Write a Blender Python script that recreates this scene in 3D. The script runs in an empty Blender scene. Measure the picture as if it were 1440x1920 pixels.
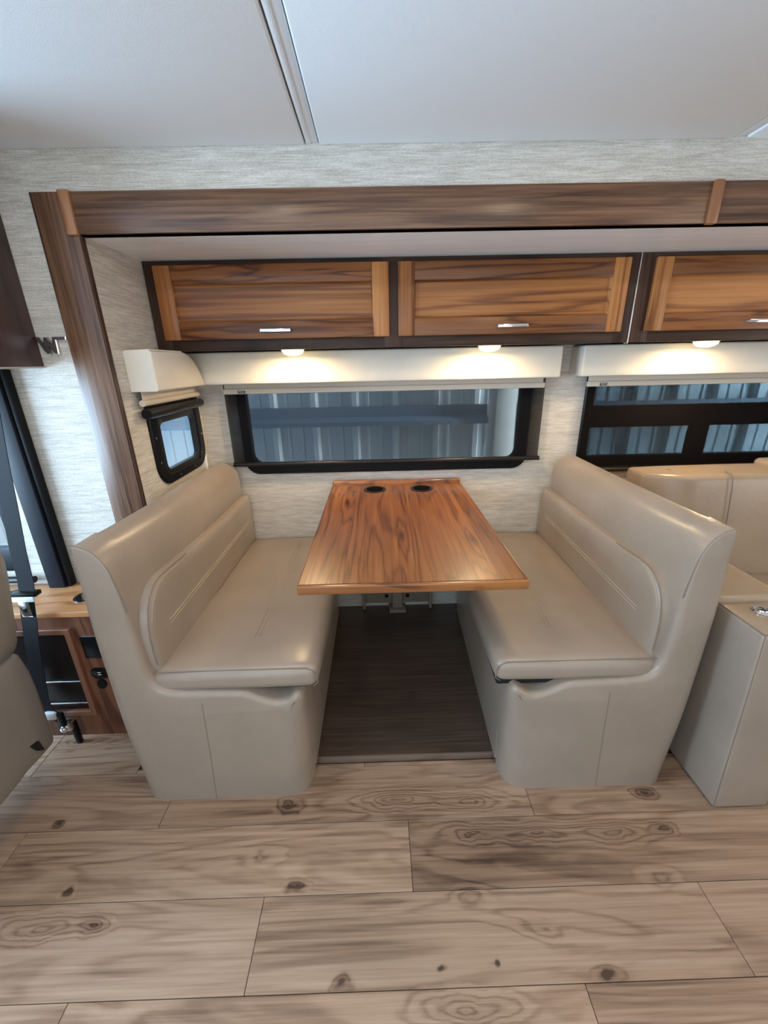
import bpy, bmesh, math, random
from mathutils import Matrix, Vector
from mathutils.geometry import tessellate_polygon
random.seed(4)
scene = bpy.context.scene
COL = scene.collection

# ------------------------------------------------------------------ camera
CAMLOC = (0.0, 0.0, 1.42)
right = (0.9996296, -0.0188131, -0.0196663)
down = (-0.0249421, -0.3441431, -0.9385859)
fwd = (0.0108897, 0.9387287, -0.3444849)
cam = bpy.data.cameras.new('camera')
cam.sensor_fit = 'HORIZONTAL'; cam.sensor_width = 36.0
cam.lens = 767.4 / 1440 * 36.0
cam.clip_start = 0.02
camo = bpy.data.objects.new('camera', cam); COL.objects.link(camo)
m = Matrix.Identity(4)
for i in range(3):
    m[i][0] = right[i]; m[i][1] = -down[i]; m[i][2] = -fwd[i]; m[i][3] = CAMLOC[i]
camo.matrix_world = m
scene.camera = camo

# ------------------------------------------------------------------ world, exposure, big lights
w = bpy.data.worlds.new('world'); scene.world = w; w.use_nodes = True
bg = w.node_tree.nodes['Background']
bg.inputs[0].default_value = (0.80, 0.91, 1.0, 1); bg.inputs[1].default_value = 1.9
scene.view_settings.view_transform = 'Standard'
scene.view_settings.look = 'None'
scene.view_settings.exposure = 0.0
scene.view_settings.gamma = 1.0
scene.view_settings.use_curve_mapping = False
scene.cycles.max_bounces = 10
scene.cycles.diffuse_bounces = 5
scene.cycles.transparent_max_bounces = 12
scene.cycles.sample_clamp_indirect = 6.0

def area(name, loc, target, sx, sy, power, col, shape='RECTANGLE', spread=math.pi):
    l = bpy.data.lights.new(name, 'AREA'); l.shape = shape; l.size = sx
    if shape in ('RECTANGLE', 'ELLIPSE'): l.size_y = sy
    l.energy = power; l.color = col; l.spread = spread
    o = bpy.data.objects.new(name, l); COL.objects.link(o)
    o.location = loc
    o.rotation_euler = (Vector(target) - Vector(loc)).to_track_quat('-Z', 'Y').to_euler()
    return o
# daylight through the windshield (left), through the windows across the aisle and from the rear
area('windshield_daylight', (-2.85, 0.45, 1.15), (0.0, 0.70, 1.55), 1.7, 1.0, 150, (0.50, 0.75, 1.0))
area('galley_window_daylight', (0.0, -1.05, 1.15), (0.1, 1.2, 1.7), 2.6, 0.8, 16, (0.76, 0.89, 1.0))
area('rear_daylight', (3.1, 0.2, 1.2), (0.5, 0.9, 1.5), 1.2, 1.0, 15, (1.0, 0.90, 0.80))
# added area lamp raking the outside wall to bring out its ribs
area('rib_rake_light', (3.7, 2.45, 1.6), (0.0, 2.95, 1.0), 0.4, 2.0, 800, (0.90, 0.96, 1.0))
# ceiling lamps above and behind the viewer
for nm, lx, ly in (('a', -0.47, 0.86), ('b', 0.66, 0.86), ('c', -0.62, -0.35), ('d', 0.72, -0.35), ('e', 2.0, 0.86)):
    area('ceiling_lamp_light_' + nm, (lx, ly, 2.0), (lx, ly, 0), 0.09, 0.09, 3.3, (1.0, 0.82, 0.62), 'DISK')

# ------------------------------------------------------------------ node helpers
def newmat(name):
    mt = bpy.data.materials.new(name); mt.use_nodes = True
    nt = mt.node_tree
    return mt, nt, nt.nodes['Principled BSDF']
def N(nt, typ, **kw):
    n = nt.nodes.new(typ)
    for k, v in kw.items(): setattr(n, k, v)
    return n
def math_n(nt, op, a, b=None, clamp=False):
    n = N(nt, 'ShaderNodeMath', operation=op); n.use_clamp = clamp
    for i, v in enumerate((a, b)):
        if v is None: continue
        if isinstance(v, (int, float)): n.inputs[i].default_value = v
        else: nt.links.new(v, n.inputs[i])
    return n.outputs[0]
def noise(nt, vec, scale, detail=3, rough=0.5, dist=0.0):
    n = N(nt, 'ShaderNodeTexNoise'); nt.links.new(vec, n.inputs['Vector'])
    n.inputs['Scale'].default_value = scale; n.inputs['Detail'].default_value = detail
    n.inputs['Roughness'].default_value = rough; n.inputs['Distortion'].default_value = dist
    return n.outputs['Fac']
def mapping(nt, vec, sc):
    n = N(nt, 'ShaderNodeMapping'); nt.links.new(vec, n.inputs['Vector']); n.inputs['Scale'].default_value = sc
    return n.outputs['Vector']
def ramp(nt, fac, stops):
    r = N(nt, 'ShaderNodeValToRGB'); nt.links.new(fac, r.inputs['Fac'])
    e = r.color_ramp.elements
    e[0].position, e[0].color = stops[0][0], (*stops[0][1], 1)
    e[1].position, e[1].color = stops[-1][0], (*stops[-1][1], 1)
    for p, c in stops[1:-1]:
        q = e.new(p); q.color = (*c, 1)
    return r.outputs['Color']
def bump(nt, bsdf, height, strength, dist=0.002):
    b = N(nt, 'ShaderNodeBump'); b.inputs['Strength'].default_value = strength; b.inputs['Distance'].default_value = dist
    nt.links.new(height, b.inputs['Height']); nt.links.new(b.outputs['Normal'], bsdf.inputs['Normal'])
def plain(name, col, rough=0.5, metal=0.0, coat=0.0, spec=0.5):
    mt, nt, b = newmat(name)
    b.inputs['Base Color'].default_value = (*col, 1); b.inputs['Roughness'].default_value = rough
    b.inputs['Metallic'].default_value = metal; b.inputs['Coat Weight'].default_value = coat
    b.inputs['Specular IOR Level'].default_value = spec
    tc = N(nt, 'ShaderNodeTexCoord')
    bump(nt, b, noise(nt, tc.outputs['Object'], 260, 2), 0.04, 0.001)
    return mt
def wood(name, axis, stops, along=0.9, across=6.0, rings=34, rough=0.4, coat=0.0, knots=0.0, var=0.25, ringw=0.42, fine=0.3, dist=0.7, spec=0.5, sharp=5.0, spots=()):
    mt, nt, b = newmat(name)
    tc = N(nt, 'ShaderNodeTexCoord'); oi = N(nt, 'ShaderNodeObjectInfo')
    cx = N(nt, 'ShaderNodeCombineXYZ')
    for i, k in enumerate((13.0, 17.0, 11.0)):
        nt.links.new(math_n(nt, 'MULTIPLY', oi.outputs['Random'], k), cx.inputs[i])
    va = N(nt, 'ShaderNodeVectorMath', operation='ADD')
    nt.links.new(tc.outputs['Object'], va.inputs[0]); nt.links.new(cx.outputs[0], va.inputs[1])
    vec = va.outputs[0]
    def S(al, ac):
        s = [ac, ac, ac]; s['XYZ'.index(axis)] = al; return tuple(s)
    v1 = mapping(nt, vec, S(along, across))
    n1 = noise(nt, v1, 1.0, 4, 0.45, dist)
    if knots:
        vo = N(nt, 'ShaderNodeTexVoronoi'); nt.links.new(mapping(nt, vec, S(along * 1.9, across * 0.75)), vo.inputs['Vector'])
        vo.inputs['Scale'].default_value = 1.0
        d = vo.outputs['Distance']
        pull = math_n(nt, 'MULTIPLY', math_n(nt, 'SUBTRACT', 0.42, d, True), knots)
        n1 = math_n(nt, 'ADD', n1, pull)
    dark = None
    if spots:
        wn_ = N(nt, 'ShaderNodeTexNoise'); nt.links.new(tc.outputs['Object'], wn_.inputs['Vector']); wn_.inputs['Scale'].default_value = 11; wn_.inputs['Detail'].default_value = 3
        w0 = N(nt, 'ShaderNodeVectorMath', operation='SUBTRACT'); nt.links.new(wn_.outputs['Color'], w0.inputs[0]); w0.inputs[1].default_value = (0.5, 0.5, 0.5)
        w1 = N(nt, 'ShaderNodeVectorMath', operation='MULTIPLY'); nt.links.new(w0.outputs[0], w1.inputs[0]); w1.inputs[1].default_value = (0.10, 0.035, 0)
        w2 = N(nt, 'ShaderNodeVectorMath', operation='ADD'); nt.links.new(tc.outputs['Object'], w2.inputs[0]); nt.links.new(w1.outputs[0], w2.inputs[1])
    for (kx, ky, rx, ry, ring_k, dark_k) in spots:
        sb = N(nt, 'ShaderNodeVectorMath', operation='SUBTRACT'); nt.links.new(w2.outputs[0], sb.inputs[0]); sb.inputs[1].default_value = (kx, ky, 0)
        ml = N(nt, 'ShaderNodeVectorMath', operation='MULTIPLY'); nt.links.new(sb.outputs[0], ml.inputs[0]); ml.inputs[1].default_value = (1 / rx, 1 / ry, 0)
        le = N(nt, 'ShaderNodeVectorMath', operation='LENGTH'); nt.links.new(ml.outputs[0], le.inputs[0])
        q = math_n(nt, 'SUBTRACT', 1.0, le.outputs['Value'], True)
        q2 = math_n(nt, 'POWER', q, 1.5)
        n1 = math_n(nt, 'ADD', n1, math_n(nt, 'MULTIPLY', q2, ring_k))
        dk = math_n(nt, 'MULTIPLY', q2, dark_k)
        dark = dk if dark is None else math_n(nt, 'ADD', dark, dk)
    rg = math_n(nt, 'MULTIPLY_ADD', math_n(nt, 'SINE', math_n(nt, 'MULTIPLY', n1, rings)), 0.5)
    nt.nodes[-1]
    rgn = rg.node; rgn.inputs[2].default_value = 0.5
    n2 = noise(nt, mapping(nt, vec, S(2.2, 95)), 1.0, 4, 0.65)
    n3 = noise(nt, mapping(nt, vec, S(0.7, 3.2)), 1.3, 2, 0.5)
    line = math_n(nt, 'POWER', rg, sharp)
    n2c = math_n(nt, 'MULTIPLY', math_n(nt, 'SUBTRACT', n2, 0.5), 1.9)
    n3c = math_n(nt, 'MULTIPLY', math_n(nt, 'SUBTRACT', n3, 0.5), 1.5)
    f = math_n(nt, 'ADD', math_n(nt, 'MULTIPLY', n2c, fine), math_n(nt, 'MULTIPLY', n3c, 1.0 - fine))
    f = math_n(nt, 'ADD', f, 0.5 + 0.32 * ringw)
    f = math_n(nt, 'SUBTRACT', f, math_n(nt, 'MULTIPLY', line, ringw), True)
    if knots:
        kd = math_n(nt, 'MULTIPLY', math_n(nt, 'SUBTRACT', 0.10, d, True), 6.0)
        f = math_n(nt, 'SUBTRACT', f, kd, True)
    if dark is not None: f = math_n(nt, 'SUBTRACT', f, dark, True)
    c = ramp(nt, f, stops)
    hs = N(nt, 'ShaderNodeHueSaturation')
    nt.links.new(c, hs.inputs['Color'])
    nt.links.new(math_n(nt, 'ADD', math_n(nt, 'MULTIPLY', oi.outputs['Random'], var), 1.0 - var / 2), hs.inputs['Value'])
    nt.links.new(hs.outputs[0], b.inputs['Base Color'])
    b.inputs['Roughness'].default_value = rough
    b.inputs['Coat Weight'].default_value = coat; b.inputs['Coat Roughness'].default_value = 0.30
    b.inputs['Specular IOR Level'].default_value = spec
    bump(nt, b, f, 0.06, 0.002)
    return mt

# ------------------------------------------------------------------ materials
WAL = [(0.22, (0.045, 0.022, 0.013)), (0.45, (0.098, 0.047, 0.026)), (0.62, (0.15, 0.075, 0.041)), (0.85, (0.215, 0.115, 0.065))]
trim_x = wood('walnut_trim_x', 'X', WAL, along=1.1, across=17, rings=20, dist=0.7, rough=0.33, var=0.08, fine=0.66, ringw=0.2, sharp=3.0)
trim_z = wood('walnut_trim_z', 'Z', WAL, along=1.1, across=17, rings=20, dist=0.7, rough=0.33, var=0.08, fine=0.66, ringw=0.2, sharp=3.0)
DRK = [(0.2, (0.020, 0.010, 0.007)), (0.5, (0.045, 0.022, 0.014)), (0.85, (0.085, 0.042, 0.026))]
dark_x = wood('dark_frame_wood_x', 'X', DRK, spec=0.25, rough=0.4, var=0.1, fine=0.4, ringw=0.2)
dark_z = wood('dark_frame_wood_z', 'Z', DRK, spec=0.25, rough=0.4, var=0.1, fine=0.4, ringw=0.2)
ORG = [(0.12, (0.085, 0.026, 0.008)), (0.36, (0.19, 0.065, 0.017)), (0.55, (0.30, 0.112, 0.030)), (0.85, (0.45, 0.19, 0.058))]
door_x = wood('amber_wood_x', 'X', ORG, along=0.5, across=11, rings=26, dist=0.35, ringw=0.34, fine=0.34, rough=0.36, coat=0.08, spec=0.35, var=0.42)
RAI = [(p, tuple(v * k for v, k in zip(c_, (0.62, 0.56, 0.55)))) for p, c_ in ORG]
rail_x = wood('amber_rail_wood', 'X', RAI, along=1.0, across=13, rings=30, dist=0.6, ringw=0.40, fine=0.34, rough=0.36, coat=0.08, spec=0.35, var=0.3)
door_z = wood('amber_wood_z', 'Z', ORG, along=0.8, across=16, rings=26, dist=0.3, ringw=0.34, fine=0.36, rough=0.36, coat=0.08, spec=0.35, var=0.25)
block_z = wood('joint_block_wood', 'Z', [(0.2, (0.24, 0.10, 0.045)), (0.8, (0.42, 0.20, 0.095))], rough=0.35, var=0.1)
TBL = [(0.05, (0.055, 0.016, 0.005)), (0.32, (0.135, 0.042, 0.010)), (0.55, (0.225, 0.075, 0.018)), (0.88, (0.36, 0.145, 0.040))]
table_y = wood('table_wood', 'Y', TBL, along=0.7, across=8, rings=46, rough=0.36, coat=0.8, spec=0.3, knots=0.35, var=0.14, ringw=0.28, fine=0.46, dist=0.7, sharp=3.5)
table_x = wood('table_edge_wood', 'X', TBL, along=1.5, across=9, rough=0.3, coat=0.5, var=0.1)
FLO = [(0.0, (0.062, 0.034, 0.021)), (0.30, (0.225, 0.136, 0.086)), (0.52, (0.335, 0.216, 0.143)), (0.85, (0.455, 0.315, 0.22))]
OV = (0.20, 0.050, 0.50, 0.17); SM = (0.042, 0.024, 0.22, 0.75); DT = (0.016, 0.010, 0.1, 0.9); FA = (0.09, 0.04, 0.2, 0.12)
KNOTS = [(-0.937, 0.747, *SM), (-1.1, 0.94, *SM), (-0.274, 0.747, *SM), (-0.122, 0.542, *SM), (0.532, 0.543, *SM), (-0.797, 0.671, 0.07, 0.04, 0.35, 0.45), (-0.947, 0.67, *OV),
         (-0.338, 0.971, 0.07, 0.04, 0.35, 0.45), (0.046, 0.982, *OV), (0.284, 0.975, *OV), (0.27, 0.872, *OV), (0.481, 0.864, *OV), (0.721, 0.862, *OV), (0.88, 0.870, 0.06, 0.035, 0.35, 0.45),
         (-0.39, 0.825, *FA), (0.405, 0.622, *FA), (0.116, 0.564, *DT), (0.27, 0.569, *DT), (0.18, 0.491, *OV), (0.898, 0.982, 0.06, 0.035, 0.35, 0.45), (-1.229, 1.248, *OV), (0.226, 0.705, *FA), (0.79, 0.74, *FA)]
floor_m = wood('floor_laminate', 'X', FLO, along=0.9, across=7, rings=50, rough=0.34, var=0.10, ringw=0.20, fine=0.46, dist=0.8, sharp=2.5, spots=KNOTS)
plat_m = wood('slideout_floor_vinyl', 'X', [(0.2, (0.036, 0.023, 0.016)), (0.5, (0.068, 0.045, 0.032)), (0.85, (0.115, 0.080, 0.058))], along=0.8, across=12, rough=0.32, var=0.0, ringw=0.15, fine=0.5)
cons_m = wood('console_wood', 'Z', [(0.2, (0.06, 0.022, 0.012)), (0.5, (0.125, 0.047, 0.025)), (0.85, (0.21, 0.085, 0.045))], rough=0.4, var=0.1)
cons_x = wood('console_top_wood', 'X', [(0.2, (0.27, 0.105, 0.038)), (0.5, (0.44, 0.195, 0.078)), (0.85, (0.58, 0.285, 0.125))], rough=0.32, coat=0.3, var=0.1)
cabd_m = wood('cab_cabinet_wood', 'Z', [(0.2, (0.020, 0.0075, 0.006)), (0.5, (0.036, 0.014, 0.011)), (0.85, (0.058, 0.025, 0.018))], rough=0.45, var=0.1)

def leather(name, col, rough=0.30):
    mt, nt, b = newmat(name)
    tc = N(nt, 'ShaderNodeTexCoord')
    big = noise(nt, tc.outputs['Object'], 5, 3)
    c = ramp(nt, big, [(0.3, tuple(x * 0.93 for x in col)), (0.7, tuple(min(1, x * 1.06) for x in col))])
    nt.links.new(c, b.inputs['Base Color'])
    b.inputs['Roughness'].default_value = rough; b.inputs['Specular IOR Level'].default_value = 0.45
    pores = noise(nt, tc.outputs['Object'], 420, 2)
    wr = noise(nt, tc.outputs['Object'], 16, 4, 0.6, 1.5)
    h = math_n(nt, 'ADD', math_n(nt, 'MULTIPLY', pores, 0.15), math_n(nt, 'MULTIPLY', wr, 0.85))
    bump(nt, b, h, 0.16, 0.006)
    return mt
LEA = leather('taupe_leather', (0.312, 0.252, 0.203))
LEA2 = leather('sofa_leather', (0.33, 0.25, 0.178))
LEA3 = leather('chair_leather', (0.235, 0.195, 0.160), 0.45)
SEAM = plain('seam_thread', (0.20, 0.16, 0.125), 0.6)
PLEAT = plain('pleat_stitch', (0.40, 0.33, 0.25), 0.5)
VINYL = leather('valance_vinyl', (0.70, 0.655, 0.575), 0.45)
HEM = plain('shade_fabric', (0.56, 0.50, 0.42), 0.7)
BLACK = plain('black_plastic', (0.006, 0.006, 0.007), 0.35, spec=0.15)
BLK2 = plain('black_satin_bar', (0.013, 0.012, 0.012), 0.30, spec=0.3)
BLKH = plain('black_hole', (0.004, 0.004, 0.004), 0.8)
NAVY = plain('pillar_cover', (0.006, 0.008, 0.014), 0.55, spec=0.25)
WEB = plain('belt_webbing', (0.005, 0.006, 0.009), 0.7, spec=0.2)
CHROME = plain('chrome', (0.85, 0.85, 0.86), 0.12, 1.0)
STEEL = plain('brushed_steel', (0.62, 0.62, 0.63), 0.28, 1.0)
DKCHR = plain('dark_chrome', (0.55, 0.54, 0.55), 0.08, 1.0)
PLAST = plain('pale_plastic', (0.75, 0.77, 0.80), 0.35)
GREYP = plain('support_paint', (0.25, 0.21, 0.165), 0.5)
WALLN = plain('neutral_wall', (0.62, 0.60, 0.56), 0.7)
DKPAN = plain('dark_door_panel', (0.014, 0.010, 0.009), 0.3, spec=0.25)

def ceiling_mat():
    mt, nt, b = newmat('ceiling_vinyl')
    tc = N(nt, 'ShaderNodeTexCoord')
    b.inputs['Base Color'].default_value = (0.83, 0.865, 0.895, 1); b.inputs['Roughness'].default_value = 0.42
    h = math_n(nt, 'ADD', noise(nt, tc.outputs['Object'], 380, 2), math_n(nt, 'MULTIPLY', noise(nt, tc.outputs['Object'], 3, 2), 1.5))
    bump(nt, b, h, 0.10, 0.002)
    return mt
CEIL = ceiling_mat()
def soffit_mat():
    mt, nt, b = newmat('soffit_laminate')
    tc = N(nt, 'ShaderNodeTexCoord')
    f = noise(nt, mapping(nt, tc.outputs['Object'], (2.2, 30, 30)), 1.0, 5, 0.6, 0.8)
    nt.links.new(ramp(nt, f, [(0.3, (0.80, 0.81, 0.82)), (0.7, (0.91, 0.92, 0.93))]), b.inputs['Base Color'])
    b.inputs['Roughness'].default_value = 0.35
    return mt
SOFF = soffit_mat()
def wallpaper(name, lo, hi, sx=12, sy=12):
    mt, nt, b = newmat(name)
    tc = N(nt, 'ShaderNodeTexCoord')
    a = noise(nt, mapping(nt, tc.outputs['Object'], (sx, sy, 260)), 1.0, 5, 0.65)
    c = noise(nt, mapping(nt, tc.outputs['Object'], (sx * 14, sy * 14, 420)), 1.0, 3, 0.6)
    d = noise(nt, mapping(nt, tc.outputs['Object'], (sx * .6, sy * .6, 55)), 1.0, 2, 0.5)
    f = math_n(nt, 'ADD', math_n(nt, 'MULTIPLY', a, 0.5), math_n(nt, 'MULTIPLY', c, 0.3))
    f = math_n(nt, 'ADD', f, math_n(nt, 'MULTIPLY', d, 0.2))
    mid = tuple((x + y) / 2 for x, y in zip(lo, hi))
    nt.links.new(ramp(nt, f, [(0.34, lo), (0.48, mid), (0.62, hi)]), b.inputs['Base Color'])
    b.inputs['Roughness'].default_value = 0.6
    bump(nt, b, f, 0.25, 0.002)
    return mt
WP = wallpaper('grasscloth_wallpaper', (0.33, 0.29, 0.24), (0.70, 0.66, 0.60))

def glass(name, tint, refl):
    mt = bpy.data.materials.new(name); mt.use_nodes = True; nt = mt.node_tree; nt.nodes.clear()
    out = N(nt, 'ShaderNodeOutputMaterial'); mx = N(nt, 'ShaderNodeMixShader')
    tr = N(nt, 'ShaderNodeBsdfTransparent'); gl = N(nt, 'ShaderNodeBsdfGlossy')
    tr.inputs[0].default_value = (*tint, 1); gl.inputs['Roughness'].default_value = 0.02
    lw = N(nt, 'ShaderNodeLayerWeight'); lw.inputs[0].default_value = 0.35
    nt.links.new(math_n(nt, 'MULTIPLY', lw.outputs['Fresnel'], refl), mx.inputs[0])
    nt.links.new(tr.outputs[0], mx.inputs[1]); nt.links.new(gl.outputs[0], mx.inputs[2])
    nt.links.new(mx.outputs[0], out.inputs[0])
    return mt
GLASS = glass('window_glass', (0.88, 0.94, 0.97), 0.25)
GLASSD = glass('tinted_window_glass', (0.34, 0.42, 0.46), 0.25)
def screen(name, op, col):
    mt = bpy.data.materials.new(name); mt.use_nodes = True; nt = mt.node_tree; nt.nodes.clear()
    out = N(nt, 'ShaderNodeOutputMaterial'); mx = N(nt, 'ShaderNodeMixShader')
    tr = N(nt, 'ShaderNodeBsdfTransparent'); df = N(nt, 'ShaderNodeBsdfDiffuse')
    df.inputs[0].default_value = (*col, 1); mx.inputs[0].default_value = op
    nt.links.new(tr.outputs[0], mx.inputs[1]); nt.links.new(df.outputs[0], mx.inputs[2])
    nt.links.new(mx.outputs[0], out.inputs[0])
    return mt
SCREEN = screen('solar_screen_mesh', 0.58, (0.010, 0.010, 0.012))
SCREEND = screen('dark_solar_screen_mesh', 0.62, (0.012, 0.010, 0.010))
def emis(name, col, s):
    mt, nt, b = newmat(name)
    b.inputs['Base Color'].default_value = (0.9, 0.85, 0.7, 1)
    b.inputs['Emission Color'].default_value = (*col, 1); b.inputs['Emission Strength'].default_value = s
    return mt
LENS = emis('puck_lens', (1.0, 0.74, 0.30), 15)
def corr_mat():
    mt, nt, b = newmat('painted_corrugated_steel')
    tc = N(nt, 'ShaderNodeTexCoord')
    f = noise(nt, mapping(nt, tc.outputs['Object'], (3, 3, 0.6)), 1.0, 3)
    nt.links.new(ramp(nt, f, [(0.3, (0.56, 0.60, 0.63)), (0.7, (0.66, 0.70, 0.73))]), b.inputs['Base Color'])
    b.inputs['Roughness'].default_value = 0.4
    return mt
CORR = corr_mat()
GIRT = plain('girt_paint', (0.17, 0.22, 0.28), 0.5)
COLM = plain('column_paint', (0.72, 0.74, 0.72), 0.5)
GRND = plain('concrete_ground', (0.30, 0.30, 0.30), 0.8)

# ------------------------------------------------------------------ mesh helpers
def finish(name, bm, mat, parent=None, smooth=35, recalc=True):
    if recalc: bmesh.ops.recalc_face_normals(bm, faces=bm.faces[:])
    me = bpy.data.meshes.new(name); bm.to_mesh(me); bm.free()
    me.materials.append(mat)
    if smooth:
        me.polygons.foreach_set('use_smooth', [True] * len(me.polygons))
        me.set_sharp_from_angle(angle=math.radians(smooth))
    o = bpy.data.objects.new(name, me); COL.objects.link(o)
    if parent is not None: attach(o, parent)
    return o
def origin_of(p):
    v = Vector((0, 0, 0))
    while p is not None:
        v = v + Vector(p.get('_o', (0, 0, 0))); p = None
    return v
WORLD = {}
def attach(o, parent):
    o.parent = parent
    o.matrix_parent_inverse = WORLD.get(parent.name, Matrix.Identity(4)).inverted()
def root(name, loc, label=None, cat=None, group=None, kind=None):
    o = bpy.data.objects.new(name, None); COL.objects.link(o)
    o.location = loc; o.empty_display_size = 0.1
    WORLD[o.name] = Matrix.Translation(loc)
    tag(o, label, cat, group, kind)
    return o
def tag(o, label=None, cat=None, group=None, kind=None):
    if label: o['label'] = label
    if cat: o['category'] = cat
    if group: o['group'] = group
    if kind: o['kind'] = kind
    return o
def addbox(bm, x0, x1, y0, y1, z0, z1, bev=0.0, seg=2):
    r = bmesh.ops.create_cube(bm, size=1.0)
    vs = r['verts']
    for v in vs:
        v.co = Vector(((x0 + x1) / 2 + v.co.x * (x1 - x0), (y0 + y1) / 2 + v.co.y * (y1 - y0), (z0 + z1) / 2 + v.co.z * (z1 - z0)))
    if bev > 0:
        es = {e for v in vs for e in v.link_edges}
        bmesh.ops.bevel(bm, geom=list(es), offset=bev, segments=seg, affect='EDGES', profile=0.5)
def box(name, x0, x1, y0, y1, z0, z1, mat, parent=None, bev=0.002, seg=2):
    bm = bmesh.new(); addbox(bm, x0, x1, y0, y1, z0, z1, bev, seg)
    return finish(name, bm, mat, parent)
def tube(name, pts, r, mat, parent=None, n=8, caps=True):
    bm = bmesh.new(); rings = []
    pts = [Vector(p) for p in pts]
    for i, p in enumerate(pts):
        d = (pts[min(i + 1, len(pts) - 1)] - pts[max(i - 1, 0)]).normalized()
        a = d.orthogonal().normalized() if i == 0 else (a - d * a.dot(d)).normalized()
        b = d.cross(a)
        rings.append([bm.verts.new(p + a * math.cos(2 * math.pi * k / n) * r + b * math.sin(2 * math.pi * k / n) * r) for k in range(n)])
    for q, s in zip(rings, rings[1:]):
        for k in range(n): bm.faces.new((q[k], q[(k + 1) % n], s[(k + 1) % n], s[k]))
    if caps: bm.faces.new(rings[0]); bm.faces.new(rings[-1])
    return finish(name, bm, mat, parent, 50)
def lathe(name, prof, c, mat, parent=None, n=32, axis='Z'):
    bm = bmesh.new(); rings = []
    for r, h in prof:
        ring = []
        for k in range(n):
            a = 2 * math.pi * k / n
            p = (r * math.cos(a), r * math.sin(a), h)
            if axis == 'Y': p = (p[0], p[2], p[1])
            if axis == 'X': p = (p[2], p[0], p[1])
            ring.append(bm.verts.new(Vector(c) + Vector(p)))
        rings.append(ring)
    for q, s in zip(rings, rings[1:]):
        for k in range(n): bm.faces.new((q[k], q[(k + 1) % n], s[(k + 1) % n], s[k]))
    bm.faces.new(rings[0]); bm.faces.new(rings[-1])
    return finish(name, bm, mat, parent, 40)
def ring_extrude(name, pts, rings, mapf, mat, parent=None, smooth=40, flat=False):
    """pts: closed 2D outline (a, b[, r]); rings: list of (inset fraction or length, depth). mapf(a, b, depth) -> xyz"""
    n = len(pts); nr = []
    area2 = sum(pts[i][0] * pts[(i + 1) % n][1] - pts[(i + 1) % n][0] * pts[i][1] for i in range(n))
    sg = 1 if area2 > 0 else -1
    for i in range(n):
        p0, p1, p2 = Vector(pts[i - 1][:2]), Vector(pts[i][:2]), Vector(pts[(i + 1) % n][:2])
        d1 = (p1 - p0).normalized(); d2 = (p2 - p1).normalized()
        n1 = Vector((-d1.y, d1.x)) * sg; n2 = Vector((-d2.y, d2.x)) * sg
        q = (n1 + n2)
        q = q.normalized() / max(0.5, (q.normalized().dot(n1))) if q.length > 1e-6 else n1
        if flat and abs(p1.y) < 1e-6: q = Vector((-1.0 if p1.x > 0.3 else 1.0, 0.0))
        nr.append(q)
    bm = bmesh.new(); L = []
    for ins, dep in rings:
        row = []
        for i in range(n):
            r = pts[i][2] if len(pts[i]) > 2 else 1.0
            off = nr[i] * (ins * r)
            row.append(bm.verts.new(mapf(pts[i][0] + off.x, pts[i][1] + off.y, dep(r) if callable(dep) else dep)))
        L.append(row)
    for q, s in zip(L, L[1:]):
        for k in range(n): bm.faces.new((q[k], q[(k + 1) % n], s[(k + 1) % n], s[k]))
    for row, (ins, dep) in ((L[0], rings[0]), (L[-1], rings[-1])):
        poly = [Vector((pts[i][0] + nr[i].x * ins * (pts[i][2] if len(pts[i]) > 2 else 1.0), pts[i][1] + nr[i].y * ins * (pts[i][2] if len(pts[i]) > 2 else 1.0), 0)) for i in range(n)]
        for t in tessellate_polygon([poly]):
            try: bm.faces.new([row[k] for k in t])
            except ValueError: pass
    return finish(name, bm, mat, parent, smooth)
def spline(pts, sub=3):
    out = []
    n = len(pts)
    for i in range(n - 1):
        p0 = pts[max(i - 1, 0)]; p1 = pts[i]; p2 = pts[i + 1]; p3 = pts[min(i + 2, n - 1)]
        for s in range(sub):
            t = s / sub
            out.append(tuple(0.5 * ((2 * b) + (-a + c) * t + (2 * a - 5 * b + 4 * c - d) * t * t + (-a + 3 * b - 3 * c + d) * t ** 3) for a, b, c, d in zip(p0, p1, p2, p3)))
    out.append(pts[-1])
    return out
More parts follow.
